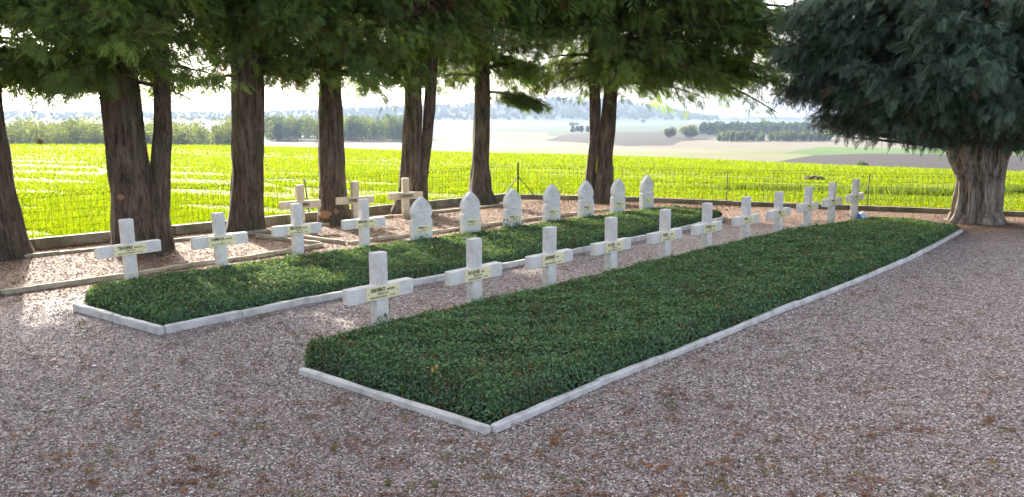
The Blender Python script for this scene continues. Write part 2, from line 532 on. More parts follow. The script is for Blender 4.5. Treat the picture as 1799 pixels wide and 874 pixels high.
WL = [(-18.0, 2.2), (-7.8, 13.3), (.10, 21.86)]
WR = [(.24, 21.9), (2.65, 21.38), (5.4, 20.18), (8.5, 18.98), (11.2, 17.78), (16, 15.35), (22, 9.1)]
wall('fence_wall', 'low mossy concrete footing wall behind the row of trees', WL, .17, .16, 1)
wall('fence_wall', 'thin low concrete footing wall behind the far crosses and lone tree', WR, .11, .14, 2)


# ------------------------------------------------------------------ wire fence
def fence(label, P, posts, hgt, base, seed):
    root = empty('wire_fence', (P[0][0], P[0][1], 0)); tag(root, label, 'fence')
    o0 = Vector(root.location); rr = random.Random(seed)
    Vs = []; Fs = []

    def seg(a, b, r):
        a = np.array(a, float); b = np.array(b, float); d = b - a; d /= np.linalg.norm(d)
        up = np.array([0, 0, 1.0]) if abs(d[2]) < .9 else np.array([1.0, 0, 0])
        u = np.cross(d, up); u /= np.linalg.norm(u); v = np.cross(d, u)
        n = len(Vs)
        for q in (a, b):
            for t in range(3):
                an = t * 2.0944; Vs.append(q + r * (math.cos(an) * u + math.sin(an) * v))
        for t in range(3): Fs.append((n + t, n + (t + 1) % 3, n + 3 + (t + 1) % 3, n + 3 + t))
    st = .105; prev = None
    ss = polyline_pts(P, st)
    for i, (a, b) in enumerate(ss):
        wob = .012 * math.sin(i * .21) + .008 * math.sin(i * .77)
        hz = hgt + wob
        seg((a.x, a.y, base), (a.x, a.y, hz), .0025)
        rows = [base + .02, base + .16, base + .30, base + .44, hz - .12, hz]
        for z in rows: seg((a.x, a.y, z), (b.x, b.y, z), .0025)
        # arched top spanning two cells
        if i + 2 < len(ss):
            e = ss[i + 2][0]; pr = None
            for t in range(7):
                an = math.pi * t / 6
                f = .5 - .5 * math.cos(an)
                q = (a.x + (e.x - a.x) * f, a.y + (e.y - a.y) * f, hz - .02 + .10 * math.sin(an))
                if pr: seg(pr, q, .003)
                pr = q
    me = npmesh('wire_mesh', np.array(Vs) - np.array([o0.x, o0.y, 0]), Fs)
    link('wire_mesh', me, M['wire'], root)
    for (x, y, top, lx, kind) in posts:
        mb = MB(); r = .045 if kind else .022
        mb.box((0, 0, top / 2), (r, r, top)).bevel(.004)
        o = mb.build('fence_post', M['metal'], root); o.location = (x - o0.x, y - o0.y, 0); o.rotation_euler = (0, R(lx), 0)
        if kind:
            for dx, dy in kind:
                mb = MB(); mb.tube([(0, 0, top * .62), (dx, dy, .10)], .014, 6)
                mb.build('brace', M['metal'], o)


fence('dark arched wire mesh fence running behind the row of trees', WL,
      [(-14.5, 6.0, .9, 0, None), (-10.8, 10.0, .9, 0, None), (-6.9, 14.3, .9, 0, None), (-4.22, 17.15, .86, -6, None), (-2.03, 19.55, .86, -4, None)], .84, .16, 1)
fence('dark arched wire mesh fence with straight posts along the right side', WR,
      [(.16, 21.9, .96, 0, [(-.36, -.05), (.42, -.03)]), (2.62, 21.42, .90, 0, None), (5.28, 20.26, .82, 0, None), (8.25, 19.08, .84, 0, None), (11.3, 17.75, .85, 0, None), (14.2, 16.3, .85, 0, None), (17.5, 13.8, .85, 0, None)], .80, .10, 2)


# ------------------------------------------------------------------ crosses and stelae
def text_mesh(lines, wmax, hgt):
    """lines: (text, size, x, z). returns one mesh in the XZ plane facing -Y"""
    bm = bmesh.new()
    for s, size, x, z, al in lines:
        c = bpy.data.curves.new('t', 'FONT'); c.body = s; c.size = size; c.align_x = al; c.resolution_u = 1; c.space_character = 1.0
        c.offset = size * .028
        o = bpy.data.objects.new('t', c); COL.objects.link(o)
        dg = bpy.context.evaluated_depsgraph_get(); dg.update()
        me = bpy.data.meshes.new_from_object(o.evaluated_get(dg))
        xs = [v.co.x for v in me.vertices]; wd = max(xs) - min(xs)
        k = min(.78, wmax / wd) if al != 'C' else min(.78, wmax / wd)
        me.transform(Matrix.Translation((x, 0, z)) @ Matrix.Rotation(R(90), 4, 'X') @ Matrix.Diagonal((k, 1, 1, 1)))
        bm.from_mesh(me)
        bpy.data.objects.remove(o); bpy.data.curves.remove(c); bpy.data.meshes.remove(me)
    me = bpy.data.meshes.new('lettering'); bm.to_mesh(me); bm.free()
    return me


def plaque(root, y, z, wd, ht, sur, fore, l2, date):
    mb = MB(); mb.box((0, 0, 0), (wd, .006, ht)); mb.bevel(.0015)
    pl = mb.build('plaque', M['plaque'], root); pl.location = (0, y, z)
    me = text_mesh([(sur, ht * .46, -wd * .39, ht * .08, 'LEFT')], wd * .46, ht)
    me2 = text_mesh([(fore, ht * .22, wd * .12, ht * .10, 'LEFT')], wd * .26, ht)
    me3 = text_mesh([(l2, ht * .18, 0, -ht * .14, 'CENTER')], wd * .4, ht)
    me4 = text_mesh([('MORT POUR LA FRANCE le', ht * .18, -wd * .39, -ht * .38, 'LEFT')], wd * .52, ht)
    me5 = text_mesh([(date, ht * .17, wd * .2, -ht * .36, 'LEFT')], wd * .2, ht)
    for q in (me, me2, me3, me4, me5):
        o = link('lettering', q, M['ink'], pl); o.location = (0, -.0055, 0)
    for s in (-1, 1):
        mb = MB(); mb.tube([(0, -.008, 0), (0, 0, 0)], .004, 8)
        q = mb.build('screw', M['ink'], pl); q.location = (s * wd * .455, 0, 0)


def cross_mesh(top, aw, at_, sw, th, azc):
    h = at_ / 2; s = sw / 2
    o = [(-s, -.25), (s, -.25), (s, azc - h), (aw / 2, azc - h), (aw / 2, azc + h), (s, azc + h), (s, top), (-s, top), (-s, azc + h), (-aw / 2, azc + h), (-aw / 2, azc - h), (-s, azc - h)]
    mb = MB(); mb.prism(o, -th / 2, th / 2); mb.bevel(.006)
    return mb


def cross(px, tpy, line, facing, label, group, txt, mat='white_stone', aw=.78, sw=.145, tilt=(0, 0), th=.105, top_w=None):
    (x0, y0), (x1, y1) = line
    k = (px - 899.5) / 1467.0   # column -> x/y approx (refined below)
    # intersection of the image column with the row line, at the height of the top
    best = None
    for i in range(3001):
        t = -.15 + 1.3 * i / 3000; x = x0 + (x1 - x0) * t; y = y0 + (y1 - y0) * t
        zc = .85
        d = y * math.cos(TH) + (H - zc) * math.sin(TH)
        u = 899.5 + F * x / d
        if best is None or abs(u - px) < best[0]: best = (abs(u - px), x, y, d)
    _, x, y, d = best
    # height whose projection is tpy
    v = (437 - tpy) / F
    # z from ray at horizontal y
    z = H + y * (-math.sin(TH) + v * math.cos(TH)) / (math.cos(TH) + v * math.sin(TH))
    z = top_w or z
    root = empty('grave_cross', (x, y, 0), facing)
    root.rotation_euler = (R(tilt[0]), R(tilt[1]), facing)
    tag(root, label, 'cross', group)
    azc = z - .31 - sw / 2 + .005
    cross_mesh(z, aw, .145, sw, th, azc).build('cross_body', M[mat], root)
    return root, azc, th


ROW = R(90 - 41.5)      # the +X (arm) axis runs along the row
ROW2 = R(90 - 43.5)
fl = (gp(665, 443, .86).to_2d(), gp(1504, 316, .86).to_2d())
front = [(665, 443), (833, 419), (966, 399), (1075, 382), (1170, 368), (1244, 357), (1311.5, 346), (1370, 337), (1420.5, 328), (1463, 321), (1503.5, 315)]
names = [('CHAUVENCY', 'ANTOINE', 'SERGENT 147 R.I.', '13-1-1918'), ('ROQUES', 'PAUL', 'SERGENT 4 B.C.P.', '17-7-1918'), ('LEGUENNEC', 'PAUL', '19 R.A.', '21-7-1918'),
         ('POUEN', 'ERNEST', 'SERGENT 91 R.I.', '7-8-1918'), ('HARDI', 'ANDRE', 'SOLDAT 147 R.I.', '17-7-1918'), ('LE BRAND', 'LE GOAS IMAN', 'SOLDAT 33 R.I.', '9-7-1918'),
         ('MUSE', 'LUC', 'SOLDAT 2 R.I.', '6-7-1918'), ('GARET', 'LUC', 'SOLDAT 9 R.I.', '9-9-1918'), ('LABAR', 'JEAN', 'SOLDAT 91 R.I.', '4-8-1918'), ('BERTHE', 'LEON', 'SOLDAT 4 R.I.', '3-8-1918'), ('CAZAL', 'PAUL', 'SOLDAT 7 R.I.', '2-8-1918')]
flab = ['rough white cross nearest the camera, first of the front row',
        'white stone cross second from the near end of the front row',
        'white stone cross third from the near end of the front row',
        'white stone cross fourth from the near end of the front row',
        'white stone cross fifth from the near end of the front row',
        'sixth white cross from either end of the front row',
        'white cross seventh from the near end of the front row',
        'white cross fourth from the far end of the front row',
        'white cross third from the far end of the front row',
        'white cross second from the far end of the front row',
        'farthest white cross of the front row, blue and white bag at its foot']
flab = [s.replace(', in front of the leftmost half of the stelae', '') for s in flab]
for i, (px, py) in enumerate(front):
    rt, azc, th = cross(px, py, fl, ROW, flab[i], 'white crosses in the front row', names[i], tilt=(random.uniform(-.8, .8), random.uniform(-.5, .5)))
    plaque(rt, -th / 2 - .004, azc, .39, .124, *names[i])
bl = ((-4.77, 10.21), (2.98, 18.23))
back = [(224, 385), (385, 374), (520, 358), (638, 350)]
bn = [('TRAVERS', 'FRANCOIS', 'SOLDAT 1 R.T.A.', '20-1-1918'), ('DAMBACH', 'ALPHONSE', '4 R.I.', ''), ('MERCERON', 'EUGENE', 'SOLDAT 4 R.I.', '7-8-1918'), ('GIRRAND', 'LUDOVIC', 'SOLDAT 91 R.I.', '2-8-1918')]
blab = ['leftmost white cross of the back row, leaning slightly',
        'white cross second from the left of the back row, upright, next to the leaning one',
        'third white cross of the back row, a cream cross showing above it',
        'fourth white cross of the back row, next to the first stele']
for i, (px, py) in enumerate(back):
    rt, azc, th = cross(px, py, bl, ROW2, blab[i], 'white crosses in the back row', bn[i], tilt=(random.uniform(-.8, .8), [-1.5, -1, .5, .6][i]))
    plaque(rt, -th / 2 - .004, azc, .39, .124, bn[i][0], bn[i][1], bn[i][2], bn[i][3] or '1918')
cl = (gp(526, 325, .86).to_2d(), gp(712, 313, .86).to_2d())
cn = [('THOMAS', 'EMILE'), ('DURAND', 'LOUIS'), ('MOREL', 'JEAN')]
clab = ['leftmost cream cross, behind the third white cross of the back row', 'middle cream cross, behind the white cross next to the first stele',
        'rightmost cream stone cross, standing clear just left of the first stele']
for i, (px, py) in enumerate([(526, 325), (623, 319), (711.5, 313)]):
    rt, azc, th = cross(px, py, cl, R(90 - 55), clab[i], 'cream crosses under the trees', None, 'cream_stone', .80, .145)
    mb = MB(); mb.box((0, 0, 0), (.34, .005, .075))
    pl = mb.build('plaque', M['cream_stone'], rt); pl.location = (0, -th / 2 - .004, azc)
    for tl in ((cn[i][0] + ' ' + cn[i][1], .045, 0, -.005, 'CENTER'), ('MORT POUR LA FRANCE', .022, 0, -.032, 'CENTER')):
        o = link('lettering', text_mesh([tl], .30, .1), M['ink'], pl); o.location = (0, -.005, 0)


def stele_outline(W, Ht):
    w = W / 2
    pts = [(w, -.25), (w, Ht * .54), (w * .88, Ht * .555), (w * .84, Ht * .58), (w * .90, Ht * .615), (w * .97, Ht * .66), (w * .98, Ht * .71),
           (w * .93, Ht * .77), (w * .80, Ht * .83), (w * .58, Ht * .89), (w * .34, Ht * .94), (w * .13, Ht * .98), (0, Ht * 1.005)]
    return pts + [(-x, z) for x, z in pts[:-1]][::-1]


def relief(Ht):
    mb = MB()
    cz = Ht * .83
    # crescent with a star between its horns
    for k in range(2):
        rr_, off = (.062, 0) if k == 0 else (.046, .014)
        mb.tube([(rr_ * math.cos(a), 0, cz + off + rr_ * math.sin(a)) for a in [R(180 + 15 * j - 22) for j in range(16)]], .009, 6)
    st = []
    for j in range(11):
        a = R(90 + 36 * j); r_ = .026 if j % 2 == 0 else .011
        st.append((r_ * math.cos(a), 0, cz + .022 + r_ * math.sin(a)))
    mb.tube(st, .007, 5)
    # flowing carved script below
    rr = random.Random(4)
    for row, zz, hw in ((0, Ht * .70, .13), (1, Ht * .635, .15), (2, Ht * .575, .13)):
        x = -hw
        while x < hw - .02:
            L = rr.uniform(.03, .06); am = rr.uniform(.008, .02); s = rr.choice((-1, 1)); x1 = min(hw, x + L)
            mb.tube([(x + (x1 - x) * t / 6, 0, zz + s * am * math.sin(math.pi * t / 6)) for t in range(7)], .007, 5)
            if rr.random() < .5: mb.tube([(x1 - .006, 0, zz), (x1 - .002, 0, zz + .028)], .007, 5)
            x = x1 + .006
    return mb


steles = [(739, 346, 'first stele from the left, beside the last white cross of the back row'), (826, 337, 'second stele from the left, standing behind the top of a front cross'),
          (900, 332, 'third stele from the left, in front of the braced corner fence post'), (969.5, 324, 'middle stele of the seven, its foot hidden by the third front cross'),
          (1030, 318, 'fifth stele from the left, in front of the double trunked tree'), (1086, 314.5, 'sixth stele from the left, right of the reddish double trunk'),
          (1137, 308.5, 'farthest stele, last on the right of the row')]
sn = ['SAMBALE', 'BALANIN', 'BARKE', 'SALEM', 'MAMADI', 'AHMED', 'SAID']
for i, (px, py, lab) in enumerate(steles):
    (x0, y0), (x1, y1) = bl
    best = None
    for j in range(3001):
        t = .2 + .95 * j / 3000; x = x0 + (x1 - x0) * t; y = y0 + (y1 - y0) * t
        d = y * math.cos(TH) + (H - .85) * math.sin(TH); u = 899.5 + F * x / d
        if best is None or abs(u - px) < best[0]: best = (abs(u - px), x, y)
    _, x, y = best
    v = (437 - py) / F
    z = H + y * (-math.sin(TH) + v * math.cos(TH)) / (math.cos(TH) + v * math.sin(TH))
    rt = empty('gravestone', (x, y, 0), ROW2); rt.rotation_euler = (R(random.uniform(-1, .6)), R(random.uniform(-.6, .6)), ROW2)
    tag(rt, 'pointed white ' + lab, 'gravestone', 'pointed white stelae in the back row')
    mb = MB(); mb.prism(stele_outline(.42, z), -.05, .05); mb.bevel(.006)
    mb.build('slab', M['stele_stone'], rt)
    q = relief(z).build('carving', M['stele_stone'], rt); q.location = (0, -.051, 0)
    plaque(rt, -.054, z * .36, .30, .10, sn[i], 'SOLDAT', '7 TIRAILLEURS', '1918')

# bag at the foot of the last cross
bp = gp(1511, 387)
rt = empty('plastic_bag', (bp.x - .05, bp.y - .12, 0), R(20)); tag(rt, 'small crumpled blue and white plastic bag at the foot of the last cross', 'bag')
rr = random.Random(3)
for nm, mt, cx, sc_ in (('white_side', 'whitep', .07, (.11, .07, .10)), ('blue_side', 'blue', -.05, (.07, .07, .09))):
    mb = MB(); bmesh.ops.create_icosphere(mb.bm, subdivisions=3, radius=1)
    for v in mb.bm.verts:
        k = 1 + rr.uniform(-.16, .16) + .15 * math.sin(v.co.x * 5 + v.co.z * 4)
        v.co = Vector((v.co.x * sc_[0] * k + cx, v.co.y * sc_[1] * k, max(.0, (v.co.z + .75) * sc_[2] * k)))
    mb.build(nm, M[mt], rt)


# ------------------------------------------------------------------ ground cover beds
LT = np.array([[0, 0, 0], [.5, .30, .10], [1, 0, 0], [.5, -.30, .10]], float); LF = np.array([[0, 1, 2, 3]])


def cover_bed(name, label, poly, h, n, n_edge, seed, s0, s1, tufts=(), near_up=0):
    """poly in world xy; leaves spread over a rounded mound"""
    rg = np.random.default_rng(seed)
    P = np.array(poly); lo, hi = P.min(0), P.max(0)

    def sdist(x, y):
        d = np.full(x.shape, 9.0)
        for i in range(len(P)):
            a = P[i]; b = P[(i + 1) % len(P)]; ab = b - a
            t = np.clip(((x - a[0]) * ab[0] + (y - a[1]) * ab[1]) / (ab @ ab), 0, 1)
            d = np.minimum(d, np.hypot(x - a[0] - t * ab[0], y - a[1] - t * ab[1]))
        return d

    def hfac(r): return (1 + near_up * np.clip((9.5 - r) / 4, 0, 1)) * (np.clip((19.2 - r) / 4.5, .22, 1) if near_up else 1)

    def bumpy(x, y): return .5 * np.sin(x * 3.1 + y * 1.7) * np.sin(y * 2.3 - x * 1.1) + .5 * np.sin(x * 7.3 - y * 5.1) * np.sin(x * 4.1 + y * 8.3)
    xs = rg.uniform(lo[0], hi[0], n * 4); ys = rg.uniform(lo[1], hi[1], n * 4)
    # denser near the camera
    keep = inpoly(xs, ys, [tuple(q) for q in P]) & (rg.random(n * 4) < np.clip(9.0 / np.hypot(xs, ys), .25, 1) ** 1.3)
    xs, ys = xs[keep][:n], ys[keep][:n]
    d = sdist(xs, ys)
    rad = .19
    e = np.clip(d / rad, 0, 1)
    h0 = h; h = h0 * hfac(np.hypot(xs, ys))
    z = h * (1 - (1 - e) ** 2.7) ** (1 / 2.7) * (1 + .17 * bumpy(xs, ys)) + rg.normal(0, .013, len(xs))
    z = z - rg.exponential(.016, len(xs)); h = h0
    nrm = np.stack([np.zeros_like(xs), np.zeros_like(xs), np.ones_like(xs)], 1)
    # perimeter leaves
    ex, ey, ez, en = [], [], [], []
    per = [np.linalg.norm(P[(i + 1) % len(P)] - P[i]) for i in range(len(P))]; tot = sum(per)
    area = sum(P[i][0] * P[(i + 1) % len(P)][1] - P[(i + 1) % len(P)][0] * P[i][1] for i in range(len(P)))
    sg = 1 if area > 0 else -1
    for i in range(len(P)):
        a = P[i]; b = P[(i + 1) % len(P)]; k = int(n_edge * per[i] / tot)
        t = rg.random(k); zz = rg.random(k) ** .9
        dn = np.array([(b - a)[1], -(b - a)[0]]) / per[i] * sg
        ins = rad * (1 - (1 - zz ** 2.7) ** (1 / 2.7)) * .9 + rg.exponential(.012, k) - .012 + .02 * np.sin(t * per[i] * 4)
        ex.append(a[0] + (b - a)[0] * t - dn[0] * ins); ey.append(a[1] + (b - a)[1] * t - dn[1] * ins); hl = hfac(np.hypot(a[0] + (b - a)[0] * t, a[1] + (b - a)[1] * t)); ez.append(zz * h * .97 * hl)
        en.append(np.tile([dn[0], dn[1], .5], (k, 1)))
    xs = np.concatenate([xs] + ex); ys = np.concatenate([ys] + ey); z = np.concatenate([z] + ez); nrm = np.concatenate([nrm] + en)
    for (tx_, ty_, tz_, k) in tufts:
        xs = np.append(xs, tx_ + rg.normal(0, .05, k)); ys = np.append(ys, ty_ + rg.normal(0, .03, k)); z = np.append(z, h * .8 + np.abs(rg.normal(0, tz_, k)))
        nrm = np.concatenate([nrm, np.tile([.4, -.4, .6], (k, 1))])
    ok = inpoly(xs, ys, [tuple(q) for q in P]) | (rg.random(len(xs)) < .5)
    xs, ys, z, nrm = xs[ok], ys[ok], z[ok], nrm[ok]
    m_ = len(xs)
    nrm = nrm + rg.normal(0, .42, (m_, 3)); nrm /= np.linalg.norm(nrm, axis=1, keepdims=True)
    dr = np.cross(nrm, rg.normal(0, 1, (m_, 3)))
    dist = np.hypot(xs, ys)
    sc = (s0 + (s1 - s0) * np.clip((dist - 5) / 12, 0, 1)) * rg.uniform(.7, 1.35, m_)
    patch = bumpy(xs * .8 + 3, ys * .8)
    base = np.array([.112, .190, .098])[None] * rg.uniform(.4, 1.7, (m_, 1))
    base = base + np.clip(patch, 0, 1)[:, None] * np.array([.012, .022, -.004]) * rg.random((m_, 1))
    q = rg.random(m_)
    yel = (q < .02) | ((q < .10) & (patch > .55)); base[yel] = np.array([.11, .13, .02]) * rg.uniform(.6, 1.2, (yel.sum(), 1))
    br = (q > .978) | ((q > .85) & (patch < -.35)); base[br] = np.array([.20, .10, .06]) * rg.uniform(.5, 1.3, (br.sum(), 1))
    for (sx_, sy_) in ((842, 648), (765, 655), (905, 600)):
        g_ = gp(sx_, sy_, .22); nr_ = (np.hypot(xs - g_.x, ys - g_.y) < .05) & (rg.random(m_) < .3); base[nr_] = [.75, .55, .25]
    V, Fc, c = instances(LT, LF, np.stack([xs, ys, z], 1), frames(dr, up=nrm), sc, np.clip(base, 0, 1))
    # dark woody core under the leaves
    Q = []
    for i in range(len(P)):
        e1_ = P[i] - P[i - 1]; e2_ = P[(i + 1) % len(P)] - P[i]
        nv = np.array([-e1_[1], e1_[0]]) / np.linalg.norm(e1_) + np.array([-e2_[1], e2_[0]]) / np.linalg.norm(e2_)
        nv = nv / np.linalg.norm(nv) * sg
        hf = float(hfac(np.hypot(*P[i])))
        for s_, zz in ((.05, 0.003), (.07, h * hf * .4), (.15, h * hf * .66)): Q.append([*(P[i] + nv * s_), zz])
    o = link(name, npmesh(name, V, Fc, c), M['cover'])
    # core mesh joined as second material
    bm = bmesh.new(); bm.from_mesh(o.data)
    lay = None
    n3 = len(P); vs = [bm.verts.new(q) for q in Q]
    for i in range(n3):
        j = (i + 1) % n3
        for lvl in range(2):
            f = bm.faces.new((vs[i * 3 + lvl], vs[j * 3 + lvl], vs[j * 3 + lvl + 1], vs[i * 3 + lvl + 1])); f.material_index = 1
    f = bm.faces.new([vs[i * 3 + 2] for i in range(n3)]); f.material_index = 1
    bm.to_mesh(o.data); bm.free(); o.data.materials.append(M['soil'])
    tag(o, label, 'ground cover', kind='stuff')
    return o


fb = w2([(536, 645), (700, 700), (866, 750), (1050, 671), (1240, 597), (1450, 513), (1530, 482), (1600, 450), (1655, 424), (1683, 402)])
e0 = Vector(fl[0]); e1 = Vector(fl[1]); ed = (e1 - e0).normalized(); en_ = Vector((ed.y, -ed.x))
backedge = [e1 + ed * .5 + en_ * .16, e1 - ed * 1.5 + en_ * .10, e1 - ed * 4 + en_ * .12, e1 - ed * 7 + en_ * .09, e1 - ed * 10 + en_ * .12, e0 + en_ * .12, e0 - ed * .55 + en_ * .12]
fb = fb + [tuple(w2([(1600, 389)])[0])] + [tuple(v) for v in backedge]
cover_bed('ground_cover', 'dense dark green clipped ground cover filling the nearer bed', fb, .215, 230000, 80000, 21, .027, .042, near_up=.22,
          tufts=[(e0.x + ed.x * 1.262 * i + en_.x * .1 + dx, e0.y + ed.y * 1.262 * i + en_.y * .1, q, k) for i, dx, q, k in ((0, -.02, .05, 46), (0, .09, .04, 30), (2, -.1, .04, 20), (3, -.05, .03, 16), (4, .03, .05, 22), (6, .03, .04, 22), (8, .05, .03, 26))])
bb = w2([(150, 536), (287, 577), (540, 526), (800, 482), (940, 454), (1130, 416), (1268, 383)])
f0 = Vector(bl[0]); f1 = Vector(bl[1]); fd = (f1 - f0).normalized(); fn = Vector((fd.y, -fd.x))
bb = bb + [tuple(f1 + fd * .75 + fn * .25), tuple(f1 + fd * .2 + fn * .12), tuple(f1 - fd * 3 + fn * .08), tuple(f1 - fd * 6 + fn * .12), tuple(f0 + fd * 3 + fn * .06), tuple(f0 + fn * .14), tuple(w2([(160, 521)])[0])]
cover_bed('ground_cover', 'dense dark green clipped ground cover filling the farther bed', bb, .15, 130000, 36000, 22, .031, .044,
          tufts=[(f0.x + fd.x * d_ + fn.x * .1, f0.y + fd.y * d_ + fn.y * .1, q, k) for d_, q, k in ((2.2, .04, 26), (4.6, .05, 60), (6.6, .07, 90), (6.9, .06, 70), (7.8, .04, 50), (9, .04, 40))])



# ------------------------------------------------------------------ trees
def spray_template(n=9, wd=.085, droop=.25, spread=50):
    """a flat fern like frond of unit length along X"""
    V = []; Fc = []

    def leaf(p, d, L, w_):
        p = np.array(p, float); d = np.array(d, float); d /= np.linalg.norm(d)
        y = np.cross([0, 0, 1], d); y /= np.linalg.norm(y); k = len(V)
        V.extend([p, p + d * L * .5 + y * w_, p + d * L, p + d * L * .5 - y * w_]); Fc.append((k, k + 1, k + 2, k + 3))
    for i in range(n):
        t = .08 + .84 * i / (n - 1); z = -droop * t * t
        L = .50 * (1 - t) ** .7 + .13
        for s in (1, -1):
            a = R(spread - 12 * t) * s + .12 * math.sin(i * 2.3 + s)
            leaf((t, 0, z), (math.cos(a), math.sin(a), -.25 - .3 * t), L, wd * .62)
    leaf((.0, 0, 0), (1, 0, -droop), 1.05, wd * .55)
    return np.array(V), np.array(Fc)


SPR, SPF = spray_template(8, .056, .4, 52)
SPR2, SPF2 = spray_template(9, .048, .5, 44)


def bark_trunk(path, radii, seg=36, rings=60, ridge=.045, nr=9, seed=0, flare=0):
    """returns numpy vertices/faces of a ridged, slightly wandering trunk"""
    rg = random.Random(seed); ph = [rg.uniform(0, 6.28) for _ in range(8)]
    P = [np.array(p, float) for p in path]; n = len(P)
    V = []
    for i in range(rings):
        t = i / (rings - 1) * (n - 1); k = min(int(t), n - 2); f = t - k
        ff = f
        p = P[k] * (1 - ff) + P[k + 1] * ff
        r = radii[k] * (1 - ff) + radii[k + 1] * ff
        hz = p[2]
        for j in range(seg):
            a = 2 * math.pi * j / seg
            q = 1 + ridge * math.sin(nr * a + ph[0] + 1.2 * math.sin(hz * 1.7 + ph[1])) + ridge * .6 * math.sin((nr * 2 + 1) * a + ph[2] + 1.5 * math.sin(hz * 2.9 + ph[3]))
            q += .05 * math.sin(2 * a + ph[4] + hz * .8) + .05 * math.sin(3 * a + ph[5] - hz) + .025 * math.sin(hz * 7 + 4 * a + ph[6])
            q += flare * math.exp(-max(hz, 0) / .28) * (.5 + .5 * math.sin(5 * a + ph[7]))
            V.append((p[0] + r * q * math.cos(a), p[1] + r * q * math.sin(a), hz))
    Fc = []
    for i in range(rings - 1):
        for j in range(seg):
            Fc.append((i * seg + j, i * seg + (j + 1) % seg, (i + 1) * seg + (j + 1) % seg, (i + 1) * seg + j))
    return np.array(V), np.array(Fc)


def branch_path(p0, az_, L, rise, droop, rg, n=10):
    pts = []; a = az_; p = np.array(p0, float)
    wob = rg.normal(0, .12)
    for i in range(n + 1):
        t = i / n
        q = p0 + np.array([math.sin(a + wob * t) * L * t, math.cos(a + wob * t) * L * t, L * (rise * t - droop * t * t)])
        pts.append(q)
    return np.array(pts)


def conifer(label, base, trunks, branches, seed, tmpl=(SPR, SPF), mat='leaf', bmat='bark', palette=((.045, .085, .03), (.03, .065, .03)), sp_len=.34, group='conifers in the row along the fence', hang=.6, per=None, knots=(), floor=None, sparse=.33, red=.03):
    """branches: list of (z, az, L, rise, droop, n_sprays, scatter, scale)"""
    rg = np.random.default_rng(seed)
    root = empty('conifer_tree', (base[0], base[1], 0)); tag(root, label, 'tree', group)
    for k, (path, rad, fl_) in enumerate(trunks):
        V, Fc = bark_trunk(path, rad, seed=seed * 3 + k, flare=fl_)
        link('trunk', npmesh('trunk', V, Fc, None, True), M[bmat], root)
    mb = MB(); Ps = []; Ds = []; Ss = []; Cs = []
    for (z, az_, L, rise, droop, ns, sca, scl) in branches:
        tp = trunks[0][0]
        tz = [q[2] for q in tp]
        p0 = np.array([np.interp(z, tz, [q[0] for q in tp]), np.interp(z, tz, [q[1] for q in tp]), z])
        path = branch_path(p0, az_, L, rise, droop, rg)
        r0 = .012 + .016 * L
        mb.tube([tuple(q) for q in path], [r0 * (1 - .85 * i / (len(path) - 1)) for i in range(len(path))], 5, False)
        t = rg.random(ns) ** .75 * .92 + .10
        ip = np.clip(t * 10, 0, 9.99).astype(int); f = (t * 10 - ip)[:, None]
        q = path[ip] * (1 - f) + path[ip + 1] * f
        out = np.stack([np.full(ns, math.sin(az_)), np.full(ns, math.cos(az_)), np.full(ns, -.1)], 1)
        off = rg.normal(0, 1, (ns, 3)) * np.array([sca, sca, sca * .55]) * (1.1 - .5 * t)[:, None]
        off[:, 2] -= np.abs(rg.normal(0, sca * .35, ns))
        q = q + off
        d = out * .7 + rg.normal(0, .55, (ns, 3)) + off * .8
        d[:, 2] -= hang * rg.random(ns)
        Ps.append(q); Ds.append(d); Ss.append(scl * sp_len * rg.uniform(.65, 1.3, ns))
        tone = rg.uniform(.6, 1.35)
        pick = rg.random(ns)[:, None] * .6 + rg.random() * .4
        c = (np.array(palette[0]) * pick + np.array(palette[1]) * (1 - pick)) * tone * rg.uniform(.7, 1.3, (ns, 1))
        if rg.random() < red: c = np.tile([.12, .05, .025], (ns, 1)) * rg.uniform(.5, 1.2, (ns, 1))
        bd = rg.random(ns) < .012; c[bd] = [.16, .07, .03]
        Cs.append(c)
    mb.build('branches', M[bmat], root, True)
    P = np.concatenate(Ps); D = np.concatenate(Ds); S_ = np.concatenate(Ss); C_ = np.concatenate(Cs)
    D[:, 2] = np.clip(D[:, 2], -1.4, .35)
    fv = np.full(len(P), .9) if floor is None else floor(P[:, 0], P[:, 1]) + rg.normal(0, .17, len(P))
    k = (P[:, 2] > fv) & ((P[:, 2] > fv + .55) | (rg.random(len(P)) < sparse)); P, D, S_, C_ = P[k], D[k], S_[k], C_[k]
    V, Fc, c = instances(tmpl[0], tmpl[1], P, frames(D, rg.normal(0, .5, len(P))), S_, C_)
    link('crown', npmesh('crown', V, Fc, c), M[mat], root)
    for (kx, ky, kz, r) in knots:
        mbk = MB(); bmesh.ops.create_uvsphere(mbk.bm, u_segments=12, v_segments=8, radius=r, matrix=Matrix.Translation((kx, ky, kz)) @ Matrix.Diagonal((1.25, .35, .8, 1)))
        rr = random.Random(5)
        for v in mbk.bm.verts: v.co += Vector((rr.uniform(-1, 1), rr.uniform(-1, 1), rr.uniform(-1, 1))) * r * .08
        mbk.build('cut_scar', M['cutwood'], root, True)
    return root


